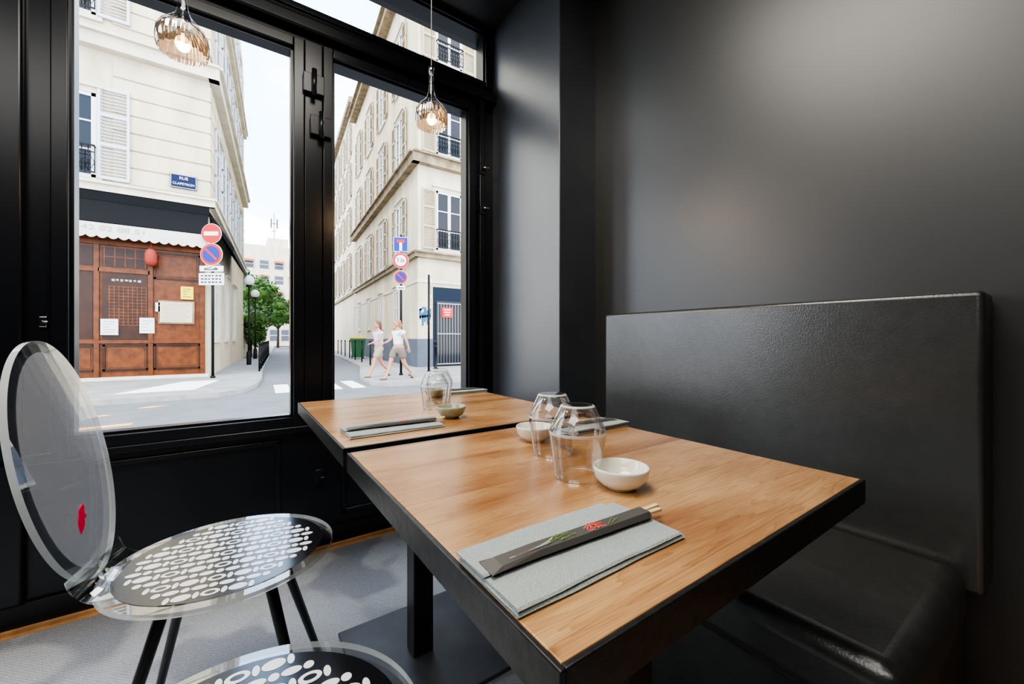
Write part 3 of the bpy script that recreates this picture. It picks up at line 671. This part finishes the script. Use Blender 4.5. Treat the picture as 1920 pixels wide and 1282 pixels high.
b=MB(); b.tube([(0,0,0),(0,0,.9)],.03,10).tube([(0,1.3,0),(0,1.3,.9)],.03,10).tube([(0,0,.78),(0,1.3,.78)],.018,8).tube([(0,0,.25),(0,1.3,.25)],.018,8).tube([(0,.0,.25),(0,1.3,.78)],.012,6).tube([(0,1.3,.25),(0,0,.78)],.012,6)
b.ico((0,0,.93),.045,.045,.045).ico((0,1.3,.93),.045,.045,.045)
bm_=b.mesh('street_barrier',[M_rail])
for i in range(9):
    yy=16+i*1.75; mk('street_barrier',bm_,None,TR(.66+gx*(yy-16),yy,-.1)@RZ(-.076),'black iron crossed pavement barrier','barrier','pavement barriers')
for i in range(7):
    yy=17+i*2.4; MB().tube([(0,0,0),(0,0,.95)],.03,10).ico((0,0,.97),.05,.05,.05).obj('bollard',[M_rail],None,TR(4.6+.11*(yy-17),yy,-.1),label='thin black pavement post',cat='bollard',group='street bollards')
for x,y in ((.46,20.3),(.88,26.1)):
    L=thing('street_lamp','street lamp with white opal globe on slim dark pole','street lamp',TR(x,y,-.1),'globe street lamps')
    MB().tube([(0,0,0),(0,0,3.3)],[.05,.03],12).lathe([(0.09,0),(.09,.5),(.05,.6)],12).lathe([(.1,3.3),(.12,3.38),(.04,3.3)],12).obj('pole',[M_rail],L)
    MB().ico((0,0,3.58),.21,.21,.22,sub=3).obj('globe',[M_globe],L)
Bn=thing('wheelie_bin','green plastic wheelie bin with yellow lid on pavement','bin',TR(5.6,23.2,-.1)@RZ(-.2))
b=MB(); b.faces([(-.3,-.3,.08),(.3,-.3,.08),(.3,.3,.08),(-.3,.3,.08),(-.38,-.38,1.10),(.38,-.38,1.10),(.38,.38,1.10),(-.38,.38,1.10)],[(0,3,2,1),(4,5,6,7),(0,1,5,4),(1,2,6,5),(2,3,7,6),(3,0,4,7)]); b.box(-.42,.42,-.42,-.36,1.02,1.10); b.obj('body',[M_bin],Bn)
MB().box(-.41,.41,-.42,.42,1.10,1.2,bev=.03).tube([(-.4,.45,1.1),(.4,.45,1.1)],.025,8).obj('lid',[M_lid],Bn)
for s_ in(-1,1): MB().tube([(s_*.27,.25,.1),(s_*.33,.25,.1)],.1,16).obj('wheel',[M_rail],Bn)
def foliage(name,par,blobs,n,sz,M=I4):
    b=MB()
    for i in range(n):
        c,r_=random.choice(blobs)
        d=Vector((random.gauss(0,1),random.gauss(0,1),random.gauss(0,1))).normalized()*(random.uniform(.65,1.15))
        p=Vector(c)+Vector((d.x*r_[0],d.y*r_[1],d.z*r_[2])); q=Matrix.Rotation(random.uniform(0,6.3),4,Vector((random.gauss(0,1),random.gauss(0,1),random.gauss(0,1))).normalized())
        s_=sz*random.uniform(.6,1.3)
        b.faces([(-s_,0,0),(0,-s_*.5,0),(s_,0,0),(0,s_*.5,0)],[(0,1,2,3)],0,M@Matrix.Translation(p)@q)
    for c,r_ in blobs: b.ico(c,r_[0]*.8,r_[1]*.8,r_[2]*.8,0,M)
    return b.obj(name,[M_leaf],par)
def tree(x,y,h,w_):
    T=thing('street_tree','leafy green street tree','tree',TR(x,y,-.099),'trees at the end of the side street')
    MB().tube([(0,0,0),(.05,0,h*.3),(0,.1,h*.6)],[.16,.12,.08],10).tube([(.03,0,h*.35),(w_*.4,0,h*.65)],[.1,.05],8).tube([(.03,0,h*.35),(-w_*.4,0,h*.62)],[.1,.05],8).obj('trunk',[M_trunk],T)
    bl=[((random.uniform(-.5,.5)*w_,random.uniform(-.5,.5)*w_,h*random.uniform(.45,.85)),(w_*.33,w_*.33,h*.13)) for _ in range(11)]
    foliage('foliage',T,bl,3000,.18)
tree(.15,36,6.9,3.0); tree(1.2,50,8.2,3.6); tree(4.2,56,6.6,3.4); tree(7.2,61,5.6,3.6)
H=thing('garden_hedge','green shrubs leaning over the garden wall','hedge',TR(.75,31.0,-.099))
MB().tube([(0,-2,0),(0,-2,2)],.06,8).tube([(.1,1,0),(.1,1,2)],.06,8).tube([(0,2.5,0),(0,2.5,2)],.06,8).obj('stems',[M_trunk],H)
foliage('foliage',H,[((.1,-2,2.2),(.8,1.3,1.0)),((.3,.3,2.5),(.9,1.3,1.1)),((.2,2.0,2.4),(.8,1.0,1.0)),((.2,-2.8,1.4),(.5,.6,.7))],3400,.12)
E=thing('distant_building','distant white stepped apartment block with orange awnings','building',TR(2,88,-.1))
MB().prism([(-9,0),(9,0),(9,10),(-9,10)],0,16.4).prism([(-3,0),(7.0,0),(7.0,8),(-3,8)],16.4,18.6).prism([(3,1),(6.4,1),(6.4,7),(3,7)],18.6,20.4).obj('body',[M_stucco2],E)
wb=MB().box(-.7,.7,-.06,0,0,1.5,0).box(-.75,.75,-.08,-.06,.7,.78,1).mesh('window',[M_plinth,M_white])
am=MB(); am.faces([(-.8,0,1.6),(.8,0,1.6),(.8,-.7,1.1),(-.8,-.7,1.1)],[(0,1,2,3)]); am=am.mesh('awning',[M_orange])
for zf in (2.5,5.5,8.5,11.5,14.3):
    for i_,xf in enumerate((-7.2,-4.8,-2.4,0,2.4,4.8,7.2)):
        mk('window',wb,E,TR(xf,0,zf))
        if zf>8 and (i_+int(zf))%2: mk('awning',am,E,TR(xf,-.05,zf))
an=MB().tube([(4.2,3,20.4),(4.2,3,25.6)],.08,6)
for a in(-.5,.5): an.box(4.2+a-.12,4.2+a+.12,2.9,3.1,22.8,24.6)
an.box(3.6,4.8,2.95,3.05,23.6,23.75).box(3.7,4.7,2.95,3.05,22.2,22.3); an.obj('antenna',[M_ink],E)
E2=thing('low_building','low white building closing the street','building',TR(6.2,70,-.1))
MB().prism([(-4,0),(4,0),(4,6),(-4,6)],0,6.2).obj('body',[M_stucco2],E2); MB().box(-4.1,4.1,-.2,0,6.0,6.4).obj('cornice',[M_trimst],E2)
for xf in(-3,-1.5,0,1.5,3): mk('window',wb,E2,TR(xf,0,3.6)@Matrix.Diagonal((.6,1,1,1))); mk('window',wb,E2,TR(xf,0,.8)@Matrix.Diagonal((.7,1,1.1,1)))
# ------------------------------------------------------------------ people
def person(x,y,rot,lab,hair,shirt,short,mir=1,sc=1):
    P=thing('person',lab,'person',TR(x,y,-.098)@RZ(rot)@Matrix.Scale(sc,4),'pedestrians')
    def skin(name,V,E_,mat,sub=2):
        me=bpy.data.meshes.new(name); me.from_pydata([(v[0],v[1]*mir,v[2]) for v in V],E_,[]); me.materials.append(mat)
        o=bpy.data.objects.new(name,me); COL.objects.link(o)
        m=o.modifiers.new('s','SKIN'); m.use_smooth_shade=True
        for i,v in enumerate(V):
            r_=v[3]; d=me.skin_vertices[0].data[i]; d.radius=(r_,r_) if not isinstance(r_,tuple) else r_; d.use_root=(i==0)
        s2=o.modifiers.new('u','SUBSURF'); s2.levels=sub; s2.render_levels=sub
        bpy.context.view_layer.update()
        nm_=bpy.data.meshes.new_from_object(o.evaluated_get(bpy.context.evaluated_depsgraph_get()))
        bpy.data.objects.remove(o); return nm_
    V=[(0,0,.86,.12),(0,0,1.0,.105),(-.02,0,1.2,.12),(-.02,0,1.32,.08),(-.025,0,1.40,.045),(-.035,0,1.46,.045)]
    E_=[(0,1),(1,2),(2,3),(3,4),(4,5)]
    def ch(root,pts):
        p=root; ids=[]
        for v in pts: V.append(v); E_.append((p,len(V)-1)); p=len(V)-1; ids.append(p)
        return ids
    def hand(w,base,dirv,side):
        d=Vector(dirv).normalized()
        for k,(o_,l) in enumerate(((-.026,.055),(-.009,.068),(.009,.072),(.025,.062))):
            q=Vector(base)+Vector((o_,0,0))*1.0+d*.03
            ch(w,[(q.x,q.y,q.z,.010),(q.x+d.x*l*.5,q.y+d.y*l*.5+side*.006,q.z+d.z*l*.5,.009),(q.x+d.x*l*.9-.0,q.y+d.y*l*.9+side*.02,q.z+d.z*l*.9,.007)])
        q=Vector(base); ch(w,[(q.x-.04,q.y+side*.01,q.z-.01,.011),(q.x-.055,q.y+side*.015,q.z-.035,.009)])
    a=ch(3,[(-.01,.15,1.31,.055),(-.10,.20,1.08,.042),(-.27,.17,1.0,.028),(-.32,.165,.99,.026)]); hand(a[-1],(-.34,.16,.985),(-.8,0,-.5),-1)
    a=ch(3,[(-.01,-.15,1.31,.055),(.10,-.21,1.08,.042),(.17,-.23,.87,.028),(.18,-.23,.82,.026)]); hand(a[-1],(.185,-.23,.80),(.2,0,-1),1)
    ch(0,[(-.05,.09,.80,.10),(-.19,.085,.47,.06),(-.22,.085,.32,.055),(-.33,.08,.09,.035),(-.36,.08,.04,.035),(-.47,.08,.05,.025)])
    ch(0,[(.03,-.09,.80,.10),(.11,-.085,.46,.06),(.20,-.085,.33,.055),(.37,-.08,.16,.035),(.38,-.08,.09,.035),(.30,-.08,.025,.025)])
    me=skin('body',V,E_,M_skin)
    bm=bmesh.new(); bm.from_mesh(me); h=MB(); h.bm.free(); h.bm=bm
    h.ico((-.045,0,1.515),.088,.072,.108,0,sub=3).ico((-.06,0,1.455),.055,.05,.05,0)
    h.ico((-.137,0,1.50),.017,.010,.018,0).ico((-.05,.074,1.505),.018,.01,.027,0).ico((-.05,-.074,1.505),.018,.01,.027,0)
    h.ico((-.122,0,1.462),.014,.024,.008,1)
    for s_ in(-1,1): h.ico((-.122,s_*.03,1.522),.012,.014,.009,2)
    h.obj('body',[M_skin,M_redp,M_ink],P)
    hr=MB().ico((-.020,0,1.545),.098,.086,.10,0,sub=3).ico((.035,0,1.46),.06,.078,.11,0,sub=2).ico((.05,0,1.38),.035,.055,.07,0)
    hr.obj('hair',[hair],P)
    V2=[(0,0,.90,.150),(0,0,1.0,.135),(-.02,0,1.2,.145),(-.02,0,1.33,.09),(-.01,.15,1.31,.075),(-.06,.185,1.19,.068),(-.01,-.15,1.31,.075),(.05,-.185,1.19,.068)]
    mk('t_shirt',skin('t_shirt',V2,[(0,1),(1,2),(2,3),(3,4),(4,5),(3,6),(6,7)],shirt),P)
    V3=[(0,0,.93,.14),(0,0,.84,.15),(-.06,.092,.76,.125),(-.16,.09,.54,.10),(.04,-.092,.76,.125),(.10,-.09,.54,.10)]
    mk('shorts',skin('shorts',V3,[(0,1),(1,2),(2,3),(1,4),(4,5)],short),P)
    MB().box(-.50,-.31,.04*mir,.12*mir,0,.035,bev=.012).obj('shoe',[M_shoe],P)
    MB().box(-.09,.11,-.04,.04,-.01,.025,0,TR(.35,-.08*mir,.05)@RY(math.radians(40)),bev=.01).obj('shoe',[M_shoe],P)
person(3.66,10.75,math.radians(15),'blonde woman in white t-shirt and beige shorts walking mid-stride',M_hair,M_shirt,M_short)
person(3.42,11.75,math.radians(15),'brown-haired double of the walking woman in pale grey t-shirt and sand shorts',M_hair2,M_shirt2,M_short2,-1,.99)  # second figure added for the blurred double image of the same walker
# ------------------------------------------------------------------ light
wd=bpy.data.worlds.new('sky'); S.world=wd; wd.use_nodes=True; nt=wd.node_tree; nt.nodes.clear()
o=nt.nodes.new('ShaderNodeOutputWorld'); bg=nt.nodes.new('ShaderNodeBackground'); tc=nt.nodes.new('ShaderNodeTexCoord')
n=nt.nodes.new('ShaderNodeTexNoise'); n.inputs['Scale'].default_value=3; n.inputs['Detail'].default_value=6
mp=nt.nodes.new('ShaderNodeMapping'); mp.inputs['Scale'].default_value=(1,1,2.5)
r=nt.nodes.new('ShaderNodeValToRGB'); e=r.color_ramp.elements; e[0].position=.40; e[0].color=(.50,.70,1,1); e[1].position=.54; e[1].color=(.97,.985,1,1)
L=nt.links.new; L(tc.outputs['Generated'],mp.inputs[0]); L(mp.outputs[0],n.inputs['Vector']); L(n.outputs['Fac'],r.inputs[0]); L(r.outputs[0],bg.inputs[0]); L(bg.outputs[0],o.inputs[0])
bg.inputs[1].default_value=8.0
sl=bpy.data.lights.new('sun','SUN'); sl.energy=3.5; sl.angle=math.radians(12); sl.color=(1,.93,.80)
so=bpy.data.objects.new('sun',sl); COL.objects.link(so); so.rotation_euler=(math.radians(42),0,math.radians(-42))
def area(loc,rot,sx,sy,e_,col):
    l=bpy.data.lights.new('unseen_room_area','AREA'); l.shape='RECTANGLE'; l.size=sx; l.size_y=sy; l.energy=e_; l.color=col
    ob=bpy.data.objects.new('unseen_room_light',l); COL.objects.link(ob); ob.location=loc; ob.rotation_euler=rot
area((.0,.70,2.86),(0,0,0),1.0,1.0,48,(1,.95,.86))  # unseen overhead light, placed so its sheen falls on the right wall
area((-1.5,-.4,2.86),(0,0,0),1.6,1.6,45,(1,.97,.94))  # unseen fill light added to brighten the room
try: S.view_settings.look='AgX - Medium High Contrast'
except Exception as ex: print(ex)
print('done',S.view_settings.view_transform,S.view_settings.look)
